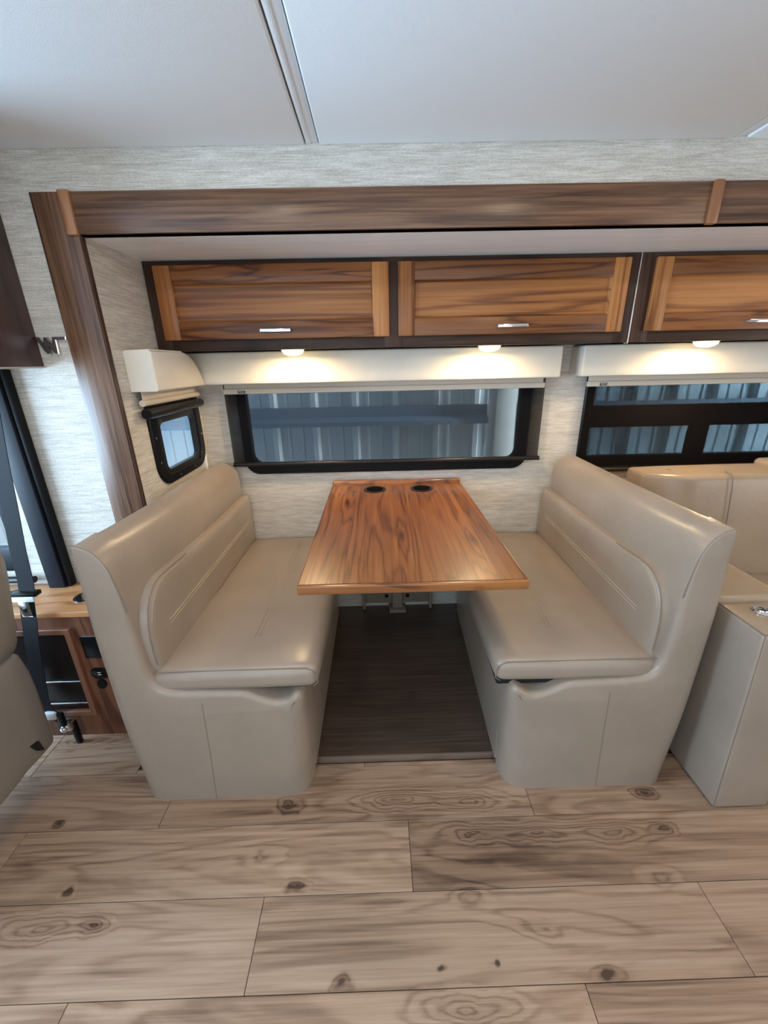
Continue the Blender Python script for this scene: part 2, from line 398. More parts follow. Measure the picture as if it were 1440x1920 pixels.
def cushion(name, x, y, z, r, mat, parent, puff=0.01, deform=None, n=10, faces='all'):
    """rounded padded box; x,y,z = (lo,hi)"""
    def samples(lo, hi):
        s = [lo + r * (1 - math.cos(a * math.pi / 8)) for a in range(5)]
        s = [lo + r * (0, .12, .3, .55, 1)[k] for k in range(5)]
        m_ = [lo + r + (hi - lo - 2 * r) * k / n for k in range(1, n)]
        return s + m_ + [hi - r * (1, .55, .3, .12, 0)[k] for k in range(5)]
    lims = (x, y, z); S = [samples(*l) for l in lims]
    bm = bmesh.new(); cache = {}
    def vert(i, j, k):
        if (i, j, k) in cache: return cache[(i, j, k)]
        p = Vector((S[0][i], S[1][j], S[2][k]))
        c = Vector([min(max(p[a], lims[a][0] + r), lims[a][1] - r) for a in range(3)])
        d = p - c
        if d.length > 1e-9: p = c + d.normalized() * r
        t = [1 - (2 * (p[a] - lims[a][0]) / (lims[a][1] - lims[a][0]) - 1) ** 2 for a in range(3)]
        t = [max(0, q) ** 0.6 for q in t]
        for a in range(3):
            sgn = (p[a] - (lims[a][0] + lims[a][1]) / 2) / ((lims[a][1] - lims[a][0]) / 2)
            o1, o2 = [b for b in range(3) if b != a]
            p[a] += puff * sgn * abs(sgn) ** 2 * t[o1] * t[o2]
        if deform: p = Vector(deform(p))
        v = bm.verts.new(p); cache[(i, j, k)] = v
        return v
    ln = [len(s) - 1 for s in S]
    for ax in range(3):
        o1, o2 = [b for b in range(3) if b != ax]
        for side in (0, ln[ax]):
            for a in range(ln[o1]):
                for b in range(ln[o2]):
                    q = []
                    for da, db in ((0, 0), (1, 0), (1, 1), (0, 1)):
                        idx = [0, 0, 0]; idx[ax] = side; idx[o1] = a + da; idx[o2] = b + db
                        q.append(vert(*idx))
                    bm.faces.new(q)
    return finish(name, bm, mat, parent, 80)
def rrect(a0, a1, b0, b1, r, n=6):
    out = []
    for cx, cy, s in ((a1 - r, b1 - r, 0), (a0 + r, b1 - r, 1), (a0 + r, b0 + r, 2), (a1 - r, b0 + r, 3)):
        for k in range(n + 1):
            t = (s + k / n) * math.pi / 2
            out.append((cx + r * math.cos(t), cy + r * math.sin(t)))
    return out
def frame(name, outer, inner, d0, d1, mapf, mat, parent, bev=0.003):
    """ring frame between two outlines with equal point count"""
    bm = bmesh.new(); n = len(outer)
    rows = []
    def shr(a, b, t): return [(p[0] + (q[0] - p[0]) * t, p[1] + (q[1] - p[1]) * t) for p, q in zip(a, b)]
    seq = [(outer, d0), (outer, d1 - (d1 - d0) * 0.15), (shr(outer, inner, 0.1), d1), (shr(outer, inner, 0.9), d1), (inner, d1 - (d1 - d0) * 0.15), (inner, d0)]
    for o_, d in seq: rows.append([bm.verts.new(mapf(p[0], p[1], d)) for p in o_])
    for q, s in zip(rows, rows[1:] + rows[:1]):
        for k in range(n): bm.faces.new((q[k], q[(k + 1) % n], s[(k + 1) % n], s[k]))
    return finish(name, bm, mat, parent, 30)
def slab(name, axis, pos, th, a, b, holes, mat, kind='structure', parent=None):
    """wall in plane axis=pos with thickness th (towards +axis); a,b = (lo,hi) of the two other axes; holes [(a0,a1,b0,b1)]"""
    A = sorted({*a, *[h[0] for h in holes], *[h[1] for h in holes]}); B = sorted({*b, *[h[2] for h in holes], *[h[3] for h in holes]})
    A = [v for v in A if a[0] <= v <= a[1]]; B = [v for v in B if b[0] <= v <= b[1]]
    bm = bmesh.new(); cache = {}
    def P(u, v, d):
        if axis == 'x': return (pos + d, u, v)
        if axis == 'y': return (u, pos + d, v)
        return (u, v, pos + d)
    def vt(i, j, d):
        k = (i, j, d)
        if k not in cache: cache[k] = bm.verts.new(P(A[i], B[j], d))
        return cache[k]
    solid = {}
    for i in range(len(A) - 1):
        for j in range(len(B) - 1):
            cu, cv = (A[i] + A[i + 1]) / 2, (B[j] + B[j + 1]) / 2
            solid[(i, j)] = not any(h[0] < cu < h[1] and h[2] < cv < h[3] for h in holes)
    for (i, j), s in solid.items():
        if not s: continue
        for d in (0, th): bm.faces.new((vt(i, j, d), vt(i + 1, j, d), vt(i + 1, j + 1, d), vt(i, j + 1, d)))
        for (di, dj), (e1, e2) in {(-1, 0): ((i, j), (i, j + 1)), (1, 0): ((i + 1, j), (i + 1, j + 1)), (0, -1): ((i, j), (i + 1, j)), (0, 1): ((i, j + 1), (i + 1, j + 1))}.items():
            if not solid.get((i + di, j + dj), False):
                bm.faces.new((vt(*e1, 0), vt(*e2, 0), vt(*e2, th), vt(*e1, th)))
    o = finish(name, bm, mat, parent, 0)
    if kind: o['kind'] = kind
    return o
def text_mesh(name, s, size, mat, parent, mw):
    cu = bpy.data.curves.new(name, 'FONT'); cu.body = s; cu.size = size; cu.extrude = 0.0002; cu.align_x = 'CENTER'; cu.align_y = 'CENTER'
    t = bpy.data.objects.new(name + '_tmp', cu); COL.objects.link(t)
    dg = bpy.context.evaluated_depsgraph_get()
    me = bpy.data.meshes.new_from_object(t.evaluated_get(dg)); bpy.data.objects.remove(t); bpy.data.curves.remove(cu)
    me.transform(mw); me.materials.clear(); me.materials.append(mat); me.name = name
    o = bpy.data.objects.new(name, me); COL.objects.link(o); attach(o, parent)
    return o

# ------------------------------------------------------------------ setting: floor
XS = -0.897      # inner face of the slide-out's end wall
YB = 2.15        # back wall of the slide-out
YM = 1.49        # main side wall of the coach
ZC = 2.016       # ceiling
ZS = 1.803       # soffit of the slide-out
fl = box('floor', -3.0, 3.2, -1.2, 1.50, -0.05, -0.008, plain('floor_joint', (0.075, 0.055, 0.042), 0.7), None, 0); fl['kind'] = 'structure'
rows = [(1.306, 1.489, [-3.0, -1.36, -0.93]), (1.112, 1.306, [-3.0, -1.32, -0.93]), (1.112, 1.1272, [-0.93, -0.08, 1.16, 3.2]), (0.917, 1.112, [-3.0, -1.992, -0.752, 0.489, 1.73, 3.2]), (0.722, 0.917, [-3.0, -2.415, -1.175, 0.069, 1.315, 3.2]), (0.528, 0.722, [-3.0, -1.594, -0.354, 0.886, 2.126, 3.2]),
        (0.334, 0.528, [-3.0, -2.011, -0.771, 0.468, 1.71, 3.2]), (0.139, 0.334, [-3.0, -1.2, 0.04, 1.28, 3.2]), (-0.055, 0.139, [-3.0, -1.7, -0.46, 0.78, 3.2]), (-0.25, -0.055, [-3.0, -1.1, 0.14, 1.38, 3.2]), (-0.445, -0.25, [-3.0, -0.7, 0.54, 3.2]), (-1.2, -0.445, [-3.0, -0.2, 3.2])]
for y0, y1, xs in rows:
    for a, b_ in zip(xs, xs[1:]):
        bm = bmesh.new(); addbox(bm, a + 0.0008, b_ - 0.0008, y0 + 0.0008, y1 - 0.0008, -0.008, 0.0, 0.0009, 1)
        finish('floor_plank', bm, floor_m, fl)
# raised slide-out floor
pf = box('floor_slideout', XS - 0.02, 2.5, 1.137, YB, -0.008, 0.026, plat_m, None, 0.003); pf['kind'] = 'structure'
tr = box('trim_6', XS + 0.64, 0.47, 1.128, 1.137, 0.0, 0.0285, wood('lip_wood', 'X', [(0.2, (0.09, 0.062, 0.045)), (0.8, (0.20, 0.145, 0.11))], rough=0.35), None, 0.0015); tr['kind'] = 'structure'

# ------------------------------------------------------------------ setting: walls
WIN1 = (-0.70, 0.785, 0.90, 1.40)
WIN2 = (1.10, 2.35, 0.90, 1.40)
slab('wall_back', 'y', YB, 0.03, (XS - 0.03, 2.53), (-0.01, ZS + 0.03), [WIN1, WIN2], WP)
slab('wall_left', 'x', XS, -0.03, (YM - 0.0, YB), (-0.01, ZS + 0.03), [(1.69, 2.06, 0.99, 1.30)], WP)
slab('wall_right', 'x', 2.5, 0.03, (YM, YB), (-0.01, ZS + 0.03), [], WP)
slab('ceiling_slideout', 'z', ZS, 0.03, (XS - 0.03, 2.53), (YM, YB + 0.03), [], SOFF)
slab('wall_main', 'y', YM, 0.03, (-3.0, 3.2), (-0.01, ZC + 0.03), [(XS - 0.03, 2.5, -0.01, ZS), (-2.6, -1.43, 0.76, 1.42)], WP)
slab('wall_cab', 'x', -3.0, -0.03, (-1.2, 1.52), (-0.01, ZC + 0.03), [(-0.6, 1.3, 0.85, 1.85)], WALLN)
slab('wall_rear', 'x', 3.2, 0.03, (-1.2, 1.52), (-0.01, ZC + 0.03), [], WALLN)
slab('wall_galley', 'y', -1.2, -0.03, (-3.0, 3.2), (-0.01, ZC + 0.03), [], WALLN)
# ceiling: padded panels with a batten between
ce = box('ceiling', -3.0, 3.2, -1.2, YM, 2.032, 2.06, plain('ceiling_gap', (0.30, 0.30, 0.31), 0.8), None, 0); ce['kind'] = 'structure'
for a, b_ in ((-3.0, -0.1915), (-0.1485, 1.066), (1.106, 3.2)):
    bm = bmesh.new(); addbox(bm, a, b_, -1.2, YM - 0.001, 2.016, 2.034, 0.005, 3)
    finish('ceiling_panel', bm, CEIL, ce)
for xc in (-0.170, 1.086):
    bm = bmesh.new()
    addbox(bm, xc - 0.018, xc + 0.018, -1.2, YM - 0.001, 2.021, 2.034, 0.003, 2)
    addbox(bm, xc - 0.016, xc - 0.002, -1.2, YM - 0.001, 2.0185, 2.03, 0.002, 2)
    finish('ceiling_batten', bm, CEIL, ce)

# ------------------------------------------------------------------ setting: wooden trims round the slide-out
def trim(name, *a, mat=trim_x, bev=0.002):
    o = box(name, *a, mat, None, bev); o['kind'] = 'structure'; return o
trim('trim_1', -0.894, 1.030, 1.477, 1.489, 1.803, 1.911)
trim('trim_2', -1.013, -0.8945, 1.478, 1.489, 0.0, 1.911, mat=trim_z)
trim('trim_3', -0.926, -0.893, 1.468, 1.489, 1.799, 1.914, mat=block_z, bev=0.004)
trim('trim_4', 1.029, 1.062, 1.468, 1.489, 1.799, 1.914, mat=block_z, bev=0.006)
trim('trim_5', 1.060, 2.45, 1.477, 1.489, 1.803, 1.911)
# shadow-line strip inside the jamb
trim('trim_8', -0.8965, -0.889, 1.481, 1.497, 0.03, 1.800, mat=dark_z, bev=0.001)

# ------------------------------------------------------------------ outside the windows
def outside():
    prof = []
    per = 0.302; x = -2.9; 
    off = -0.80 - per * 8
    k = 0
    base = [(0.0, 0.0), (0.012, -0.042), (0.046, -0.042), (0.064, 0.0), (0.115, 0.0), (0.121, -0.008), (0.135, -0.008), (0.141, 0.0), (0.216, 0.0), (0.222, -0.008), (0.236, -0.008), (0.242, 0.0)]
    bm = bmesh.new(); prev = None
    for k in range(34):
        for dx, dy in base:
            xx = off + k * per + dx
            v = (bm.verts.new((xx, 3.15 + dy, -0.9)), bm.verts.new((xx, 3.15 + dy, 3.2)))
            if prev: bm.faces.new((prev[0], v[0], v[1], prev[1]))
            prev = v
    r = bmesh.ops.extrude_face_region(bm, geom=bm.faces[:])
    for v in [g for g in r['geom'] if isinstance(g, bmesh.types.BMVert)]: v.co.y += 0.004
    o = finish('wall_outside', bm, CORR, None, 0); o['kind'] = 'structure'; o['label'] = 'blue-grey ribbed steel wall seen through the windows'
    # girts: Z-shaped rails
    for z0, z1, z2, nm, lab in ((0.985, 1.045, 1.115, 'steel_girt', 'blue-grey horizontal steel girt on the ribbed wall outside the dinette window'),):
        bm = bmesh.new()
        sec = [(3.10, z2), (3.045, z2), (3.045, z2 - 0.006), (3.045, z1), (3.0, z1 - 0.03), (3.0, z0), (3.006, z0), (3.012, z1 - 0.034), (3.051, z1 - 0.002), (3.051, z2 - 0.006), (3.10, z2 - 0.006)]
        ring_extrude(nm, sec, [(0, -3.0), (0, 0.804)], lambda a, b, d: (d, a, b), GIRT, None, 0)
        tag(bpy.data.objects[nm], lab, 'girt')
        g2 = ring_extrude('steel_girt', sec, [(0, 0.99), (0, 5.0)], lambda a, b, d: (d, a, b), GIRT, None, 0)
        tag(g2, 'blue-grey horizontal steel girt beyond the column outside the right-hand window', 'girt')
        bm.free()
    c = root('steel_column', (0.90, 2.99, -0.9), 'pale grey steel column outside the right end of the dinette window', 'column')
    for nm, a in (('flange', (0.845, 0.985, 2.955, 2.963)), ('flange', (0.845, 0.985, 3.03, 3.038)), ('web', (0.905, 0.913, 2.963, 3.03))):
        box(nm, *a, -0.9, 3.2, COLM, c, 0.001)
    box('angle_clip', 0.806, 0.846, 3.03, 3.038, -0.9, 3.2, PLAST, c, 0.001)
    g = box('ground_outside', -6, 7, 2.2, 3.2, -0.95, -0.9, GRND, None, 0); g['kind'] = 'structure'
outside()

# ------------------------------------------------------------------ windows
mY = lambda a, b, d: (a, YB - d, b)          # back-wall plane: d towards the room
def window_back():
    wn = root('window_1', (0.04, YB, 0.87), 'wide black-framed dinette window', kind='structure')
    o = rrect(-0.705, 0.79, 0.868, 1.42, 0.075); i = rrect(-0.655, 0.728, 0.925, 1.385, 0.05)
    frame('frame', o, i, -0.02, 0.014, mY, BLACK, wn)
    ring_extrude('pane', rrect(-0.66, 0.735, 0.92, 1.39, 0.05), [(0, -0.018), (0, -0.013)], mY, GLASS, wn, 0)
    for k in range(12):
        x = -0.58 + k * 0.116
        lathe('screw', [(0.0035, 0), (0.0035, 0.0015), (0.001, 0.002)], (x, YB - 0.014, 0.890), STEEL, wn, 8, 'Y').scale = (1, 1, 1)
    return wn
window_back()
def window_right():
    wn = root('window_2', (1.7, YB, 0.87), 'black-framed window with tinted panes behind the sofa', kind='structure')
    o = rrect(1.062, 2.40, 0.868, 1.42, 0.06); i = rrect(1.112, 2.34, 0.925, 1.385, 0.03)
    frame('frame', o, i, -0.02, 0.014, mY, BLACK, wn)
    box('cross_rail', 1.10, 2.35, YB - 0.012, YB + 0.02, 1.075, 1.185, BLACK, wn, 0.002)
    box('mullion', 1.648, 1.742, YB - 0.010, YB + 0.02, 0.92, 1.08, BLACK, wn, 0.002)
    for a in ((1.10, 2.35, 1.18, 1.40), (1.10, 1.66, 0.91, 1.08), (1.73, 2.35, 0.91, 1.08)):
        box('pane', a[0], a[1], YB + 0.008, YB + 0.013, a[2], a[3], GLASSD, wn, 0)
window_right()
def window_side():
    wn = root('window_3', (XS, 1.87, 0.95), 'small black-framed window with rounded corners on the end wall', kind='structure')
    mX = lambda a, b, d: (XS + d, a, b)
    frame('frame', rrect(1.632, 2.108, 0.948, 1.34, 0.09), rrect(1.685, 2.062, 0.985, 1.30, 0.06), -0.02, 0.012, mX, BLACK, wn)
    frame('sash', rrect(1.68, 2.066, 0.98, 1.305, 0.06), rrect(1.722, 2.042, 1.004, 1.20, 0.03), -0.02, 0.004, mX, BLK2, wn)
    ring_extrude('pane', rrect(1.71, 2.05, 0.995, 1.22, 0.03), [(0, -0.018), (0, -0.013)], mX, GLASS, wn, 0)
    for y, z in ((1.655, 1.15), (1.657, 1.05), (1.80, 0.966), (1.95, 0.966), (2.086, 1.10)):
        lathe('screw', [(0.004, 0), (0.004, 0.0015), (0.001, 0.002)], (XS + 0.012, y, z), STEEL, wn, 8, 'X')
window_side()
def window_cab():
    wn = root('window_4', (-2.0, YM, 0.76), 'bright side window of the driving cab beside the seat belt', kind='structure')
    mM = lambda a, b, d: (a, YM - d, b)
    frame('frame', rrect(-2.62, -1.415, 0.665, 1.44, 0.03), rrect(-2.58, -1.44, 0.765, 1.40, 0.03), -0.02, 0.012, mM, NAVY, wn)
    box('pane', -2.6, -1.43, YM + 0.012, YM + 0.016, 0.75, 1.42, GLASS, wn, 0)
    bar = tube('sill_bar', [(-2.6, YM - 0.03, 0.636), (-1.375, YM - 0.03, 0.636)], 0.014, BLK2, wn, 12)
window_cab()

# ------------------------------------------------------------------ valances and shades
v1 = root('window_valance', (0.05, YB, 1.333), 'long cream padded valance above the wide dinette window', 'valance')
cushion('box', (XS + 0.001, 0.868), (2.015, YB - 0.001), (1.334, 1.474), 0.008, VINYL, v1, 0.003)
v2 = root('window_valance', (1.7, YB, 1.333), 'cream padded valance above the right-hand tinted window', 'valance')
cushion('box', (0.968, 2.42), (2.015, YB - 0.001), (1.336, 1.474), 0.008, VINYL, v2, 0.003)
v3 = root('window_valance', (XS, 1.8, 1.333), 'short cream padded valance box above the small end-wall window', 'valance')
ring_extrude('box', [(1.572, 1.334), (2.012, 1.334), (1.998, 1.362), (1.968, 1.405), (1.925, 1.445), (1.885, 1.465), (1.84, 1.474), (1.572, 1.474)], [(0, XS + 0.001), (0, -0.803), (0.0025, -0.799), (0.006, -0.797)], lambda a, b, d: (d, a, b), VINYL, v3, 30)
tube('top_welt', [(XS + 0.006, 1.576, 1.474), (-0.803, 1.576, 1.476), (-0.800, 1.60, 1.476), (-0.800, 1.82, 1.475)], 0.003, VINYL, v3)

def shade(name, loc, label, x0, x1, tagx, zb=1.284):
    r = root(name, loc, label, 'roller shade')
    box('fabric', x0 + 0.008, x1 - 0.008, 2.103, 2.106, zb + 0.01, 1.333, HEM, r, 0.0005)
    bm = bmesh.new()
    hb = cushion('hem_bar', (x0, x1), (2.092, 2.108), (zb, zb + 0.026), 0.006, HEM, r, 0.0)
    tg = box('brand_tag', tagx - 0.018, tagx + 0.018, 2.0908, 2.092, zb + 0.0045, zb + 0.0175, BLACK, r, 0.0003)
    text_mesh('lettering', 'MCD', 0.0125, PLAST, tg, Matrix.Translation((tagx, 2.0905, zb + 0.011)) @ Matrix.Rotation(math.pi / 2, 4, 'X'))
    return r
shade('roller_shade', (0.04, 2.1, 1.284), 'raised cream roller shade under the long valance of the dinette window', -0.752, 0.832, -0.66)
shade('roller_shade', (1.7, 2.1, 1.284), 'raised cream roller shade under the right-hand valance', 1.040, 2.40, 1.12)
r = root('roller_shade', (-0.86, 1.82, 1.29), 'short raised cream roller shade above the small end-wall window', 'roller shade')
box('fabric', -0.872, -0.869, 1.59, 2.07, 1.295, 1.333, HEM, r, 0.0005)
tube('hem_bar', [(-0.868, 1.578, 1.292), (-0.868, 2.076, 1.292)], 0.012, HEM, r, 14)
r = root('screen_shade', (-0.86, 1.82, 1.25), 'black roller tube of a raised screen shade over the small end-wall window', 'screen shade')
tube('roller_tube', [(-0.865, 1.585, 1.252), (-0.865, 2.08, 1.252)], 0.020, BLK2, r, 16)
tube('end_cap', [(-0.865, 1.580, 1.252), (-0.865, 1.586, 1.252)], 0.016, BLACK, r, 16)
tube('end_cap', [(-0.865, 2.079, 1.252), (-0.865, 2.086, 1.252)], 0.016, BLACK, r, 16)
r = root('screen_shade', (0.04, 2.12, 0.93), 'lowered see-through black screen shade over the dinette window', 'screen shade')
box('mesh_screen', -0.755, 0.842, 2.1195, 2.1205, 0.935, 1.333, SCREEN, r, 0)
tube('hem_bar', [(-0.757, 2.115, 0.928), (0.848, 2.115, 0.928)], 0.0115, BLK2, r, 14)
tube('end_cap', [(0.847, 2.115, 0.928), (0.853, 2.115, 0.928)], 0.0125, STEEL, r, 14)
r = root('screen_shade', (1.7, 2.12, 0.88), 'lowered dark screen shade over the right-hand window behind the sofa', 'screen shade')
box('mesh_screen', 1.060, 2.40, 2.1195, 2.1205, 0.86, 1.334, SCREEND, r, 0)
tube('hem_bar', [(1.058, 2.115, 0.855), (2.40, 2.115, 0.855)], 0.013, BLK2, r, 14)

# ------------------------------------------------------------------ overhead cabinets
def handle(cx, cz, yf, parent, mat=CHROME):
    h = root_child('handle', parent)
    bm = bmesh.new()
    addbox(bm, cx - 0.061, cx + 0.061, yf - 0.026, yf - 0.018, cz - 0.006, cz + 0.006, 0.0015)
    addbox(bm, cx - 0.061, cx - 0.047, yf - 0.02, yf, cz - 0.005, cz + 0.005, 0.001)
    addbox(bm, cx + 0.047, cx + 0.061, yf - 0.02, yf, cz - 0.005, cz + 0.005, 0.001)
    return finish('handle', bm, mat, parent)
def root_child(n, p): return None
YC = 1.834
def door(parent, x0, x1, z0, z1, hx, hz):
    d = bpy.data.objects.new('door', None); COL.objects.link(d); d.empty_display_size = 0.05
    d.location = ((x0 + x1) / 2, YC, z0)
    d.parent = parent; d.matrix_parent_inverse = WORLD[parent.name].inverted()
    WORLD[d.name] = Matrix.Translation(d.location)
    yf = YC - 0.020; s = 0.066
    box('stile', x0, x0 + s, yf, YC, z0, z1, door_z, d, 0.0035)
    box('stile', x1 - s, x1, yf, YC, z0, z1, door_z, d, 0.0035)
    box('rail', x0 + s, x1 - s, yf + 0.0005, YC, z0, z0 + s, rail_x, d, 0.0025)
    box('rail', x0 + s, x1 - s, yf + 0.0005, YC, z1 - s, z1, rail_x, d, 0.0025)
    # panel with bevelled border
    a0, a1, b0, b1 = x0 + s, x1 - s, z0 + s, z1 - s
    ring_extrude('panel', [(a0, b0), (a1, b0), (a1, b1), (a0, b1)], [(0, YC), (0, yf + 0.003), (0.006, yf + 0.013), (0.008, yf + 0.013)], lambda a, b, dd: (a, dd, b), door_x, d, 20)
    handle(hx, hz, yf, d)
    return d
def cabinet(label, x0, x1, doors, lights):
    c = root('overhead_cabinet', ((x0 + x1) / 2, YB, 1.476), label, 'cabinet')
    # carcass
    box('carcass', x0 + 0.004, x1 - 0.004, YC + 0.02, YB - 0.002, 1.480, ZS - 0.002, dark_x, c, 0.001)
    zb, zt = 1.476, ZS - 0.001
    ed = sorted([(d[0], d[1]) for d in doors])
    # face frame: bottom + top rail, stiles
    box('face_rail', x0, x1, YC, YC + 0.02, zb, 1.53, dark_x, c, 0.0015)
    box('face_rail', x0, x1, YC, YC + 0.02, 1.77, zt, dark_x, c, 0.0015)
    xs = [x0] + [v for e in ed for v in e] + [x1]
    for a, b in zip(xs[::2], xs[1::2]):
        box('face_stile', a if a == x0 else a - 0.02, b if b == x1 else b + 0.02, YC - 0.0006, YC + 0.02, zb + 0.0, zt, dark_z, c, 0.001)
    for d in doors: door(c, d[0], d[1], 1.517, 1.784, d[2], 1.547)
    return c
cabinet('walnut overhead cabinet with two amber panel doors above the dinette', XS + 0.003, 1.050, [(-0.852, 0.059, -0.398), (0.094, 1.009, 0.555)], None)
cabinet('walnut overhead cabinet with a single amber door at the right edge', 1.0555, 2.45, [(1.111, 2.30, 1.575)], None)
al = box('trim_9', 1.0502, 1.0553, YC - 0.004, YC + 0.02, 1.472, ZS - 0.001, STEEL, None, 0.0008); al['kind'] = 'structure'

def puck(x, label):
    p = root('puck_light', (x, 1.895, 1.476), label, 'light', 'warm puck lights under the overhead cabinets')
    lathe('bezel', [(0.050, 0), (0.050, -0.004), (0.046, -0.006), (0.04, -0.006)], (x, 1.895, 1.4795), PLAST, p, 28)
    lathe('lens', [(0.046, 0), (0.045, -0.006), (0.040, -0.013), (0.030, -0.019), (0.016, -0.023), (0.003, -0.024)], (x, 1.895, 1.4755), LENS, p, 28)
    a = area('puck_lamp', (x, 1.895, 1.448), (x, 1.90, 0), 0.07, 0.07, 4.0, (1.0, 0.72, 0.40), 'DISK')
puck(-0.355, 'glowing warm puck light below the left door of the dinette cabinet')
puck(0.492, 'glowing warm puck light below the right door of the dinette cabinet')
puck(1.435, 'glowing warm puck light below the cabinet at the right edge')

# ------------------------------------------------------------------ dinette benches
def bench(label, sgn):
    if sgn < 0:
        X = lambda u, y: -0.255 - u
    else:
        X = lambda u, y: 0.400 + u + 0.040 * (y - 1.02)
    b = root('dinette_bench', (X(0.3, 1.5), 1.55, 0.0), label, 'bench')
    outer = [(.578, 0, .05), (.586, .12, .05), (.597, .30, .045), (.599, .487, .04), (.596, .685, .03), (.586, .88, .022), (.577, .955, .010), (.566, .974, .006)]
    inner = [(.566, .974, .006), (.545, .968, .006), (.522, .953, .006), (.502, .926, .006), (.490, .893, .007), (.483, .851, .01), (.477, .80, .015), (.474, .76, .02), (.474, .68, .025), (.470, .60, .025), (.466, .55, .025),
             (.458, .515, .025), (.442, .487, .025), (.415, .472, .02), (.37, .466, .018), (.314, .464, .018), (.20, .460, .018), (.165, .451, .018), (.14, .437, .018), (.11, .423, .018), (.08, .417, .018), (.055, .422, .018),
             (.035, .437, .018), (.016, .445, .020), (.003, .430, .026)]
    front = [(.003, .430, .026), (0, .39, .045), (0, .32, .07), (0, .25, .085), (.002, .10, .085), (.006, 0, .085)]
    prof = spline(outer, 3)[:-1] + spline(inner, 3)[:-1] + front
    y0, yb = 1.008, 1.055
    steps = [1.0, 0.62, 0.38, 0.2, 0.076, 0.0]     # inset fraction for depth fraction
    fr = [0.0, 0.076, 0.2, 0.38, 0.62, 1.0]
    rg = [(s, (lambda r, f=f: y0 + f * r)) for s, f in zip(steps, fr)] + [(0.0, 1.105)]
    def mp0(u, z, y): return (X(u, y), y, max(0.0, z))
    # keep the bottom edge on the floor
    pr = [(p[0], p[1], p[2]) for p in prof]
    ep = ring_extrude('end_panel', pr, rg, mp0, LEA, b, 50, True)
    # shell: back and seat deck behind the end panel
    so = [(.586, .03), (.597, .30), (.599, .487), (.596, .685), (.588, .88), (.586, .915), (.580, .945), (.573, .962), (.562, .972), (.545, .968), (.522, .953), (.509, .938), (.500, .922), (.490, .893), (.483, .851), (.479, .82), (.476, .79), (.474, .770), (.480, .757), (.53, .750), (.53, .405), (.02, .405), (.004, .395), (0.0, .37), (0.0, .03)]
    def mps(u, z, y):
        # crown rolls over a little more towards the wall
        t = min(1, max(0, (y - 1.105) / 0.87)) ** 0.7
        dz = -0.020 * t * min(1, max(0, (z - 0.89) / 0.07))
        du = -0.013 * t * math.sin(math.pi * (z - 0.77) / 0.215) if 0.77 < z < 0.985 and u < 0.56 else 0
        return (X(u + du, y), y, z + dz)
    ring_extrude('shell', so, [(0.0, 1.105), (0.0, 1.15), (0.0, 1.25), (0.0, 1.4), (0.0, 1.6), (0.0, 1.8), (0.0, 2.07), (0.004, 2.090), (0.010, 2.100)], mps, LEA, b, 50)
    # seat cushion
    def dS(p):
        u, y, z = p
        t = (y - 1.02) / 1.1
        return (X(u, y), y, z - 0.032 * t - 0.008 * max(0, (u - 0.30) / 0.17))
    seat = cushion('seat_cushion', (-0.046, 0.474), (1.030, 2.125), (0.452, 0.536), 0.030, LEA, b, 0.010, dS)
    def zt(u, y): return 0.536 - 0.032 * (y - 1.02) / 1.1 - 0.008 * max(0, (u - 0.30) / 0.17)
    for u in (.172, .186):
        tube('pleat', [(X(u, 1.19), 1.19, zt(u, 1.19) + 0.0088)] + [(X(u, y), y, zt(u, y) + 0.0100 + .0008 * math.sin(y * 3)) for y in (1.3, 1.5, 1.7, 1.9)] + [(X(u, 2.02), 2.02, zt(u, 2.02) + .0088)], 0.0016, PLEAT, seat, 6)
    if sgn > 0: cushion('gap_shade', (-0.036, 0.46), (1.05, 2.11), (0.428, 0.47), 0.006, BLKH, seat, 0.0, dS)  # added black box stands in for the shaded gap under the cushion
    pts = []
    for u, z in ((0.470, 0.5265), (0.30, 0.5285), (0.10, 0.529), (-0.015, 0.528), (-0.038, 0.515), (-0.0475, 0.49), (-0.045, 0.47), (-0.03, 0.4585)):
        pts.append((X(u, 1.035), 1.0345, z))
    tube('welt', pts, 0.0016, SEAM, seat, 6)
    # back cushion
    ol = spline([(1.050, .49), (1.044, .58), (1.046, .66), (1.062, .722), (1.098, .768), (1.165, .793), (1.35, .784), (1.7, .772), (2.06, .766), (2.108, .757), (2.126, .72), (2.126, .60), (2.126, .49)], 3)
    def mB(y, z, u): return (X(u, y), y, z)
    bc = ring_extrude('back_cushion', ol, [(0.0, .528), (0.0, .454), (.002, .449), (.006, .446), (.014, .443), (.024, .4405), (.030, .440)], mB, LEA, b, 60)
    tube('welt', [mB(p[0] - .0004, p[1] + .0004, .4485) for p in ol[2:19]], 0.0017, SEAM, bc, 6)
    tube('welt', [mB(p[0] + .010, p[1] - .009, .4432) for p in ol[8:18]], 0.0012, PLEAT, bc, 6)
    for zz in (.628, .641):
        tube('pleat', [mB(y, zz, .4395) for y in (1.15, 1.22, 1.4, 1.6, 1.8, 1.95, 2.02)], 0.0018, PLEAT, bc, 6)
    # seams on the end panel
    us = .325
    tube('seam', [(X(us - .012, 1.01), 1.0275, 0.4625), (X(us - .011, 1.01), 1.0115, 0.450), (X(us - .008, 1.01), 1.0078, 0.42), (X(us, 1.01), 1.0078, 0.22), (X(us + .012, 1.01), 1.0078, 0.002)], 0.0012, SEAM, ep, 6)
    cs = [p for p in spline(inner[:8], 3)]
    tube('seam', [(X(p[0] + .001, y0), y0 + p[2] * .3 + .0005, p[1] - .001) for p in cs], 0.0014, SEAM, ep, 6)
    return b
bench('taupe leather dinette bench left of the table, below the small end-wall window', -1)
bench('taupe leather dinette bench right of the table, beside the sofa arm', 1)

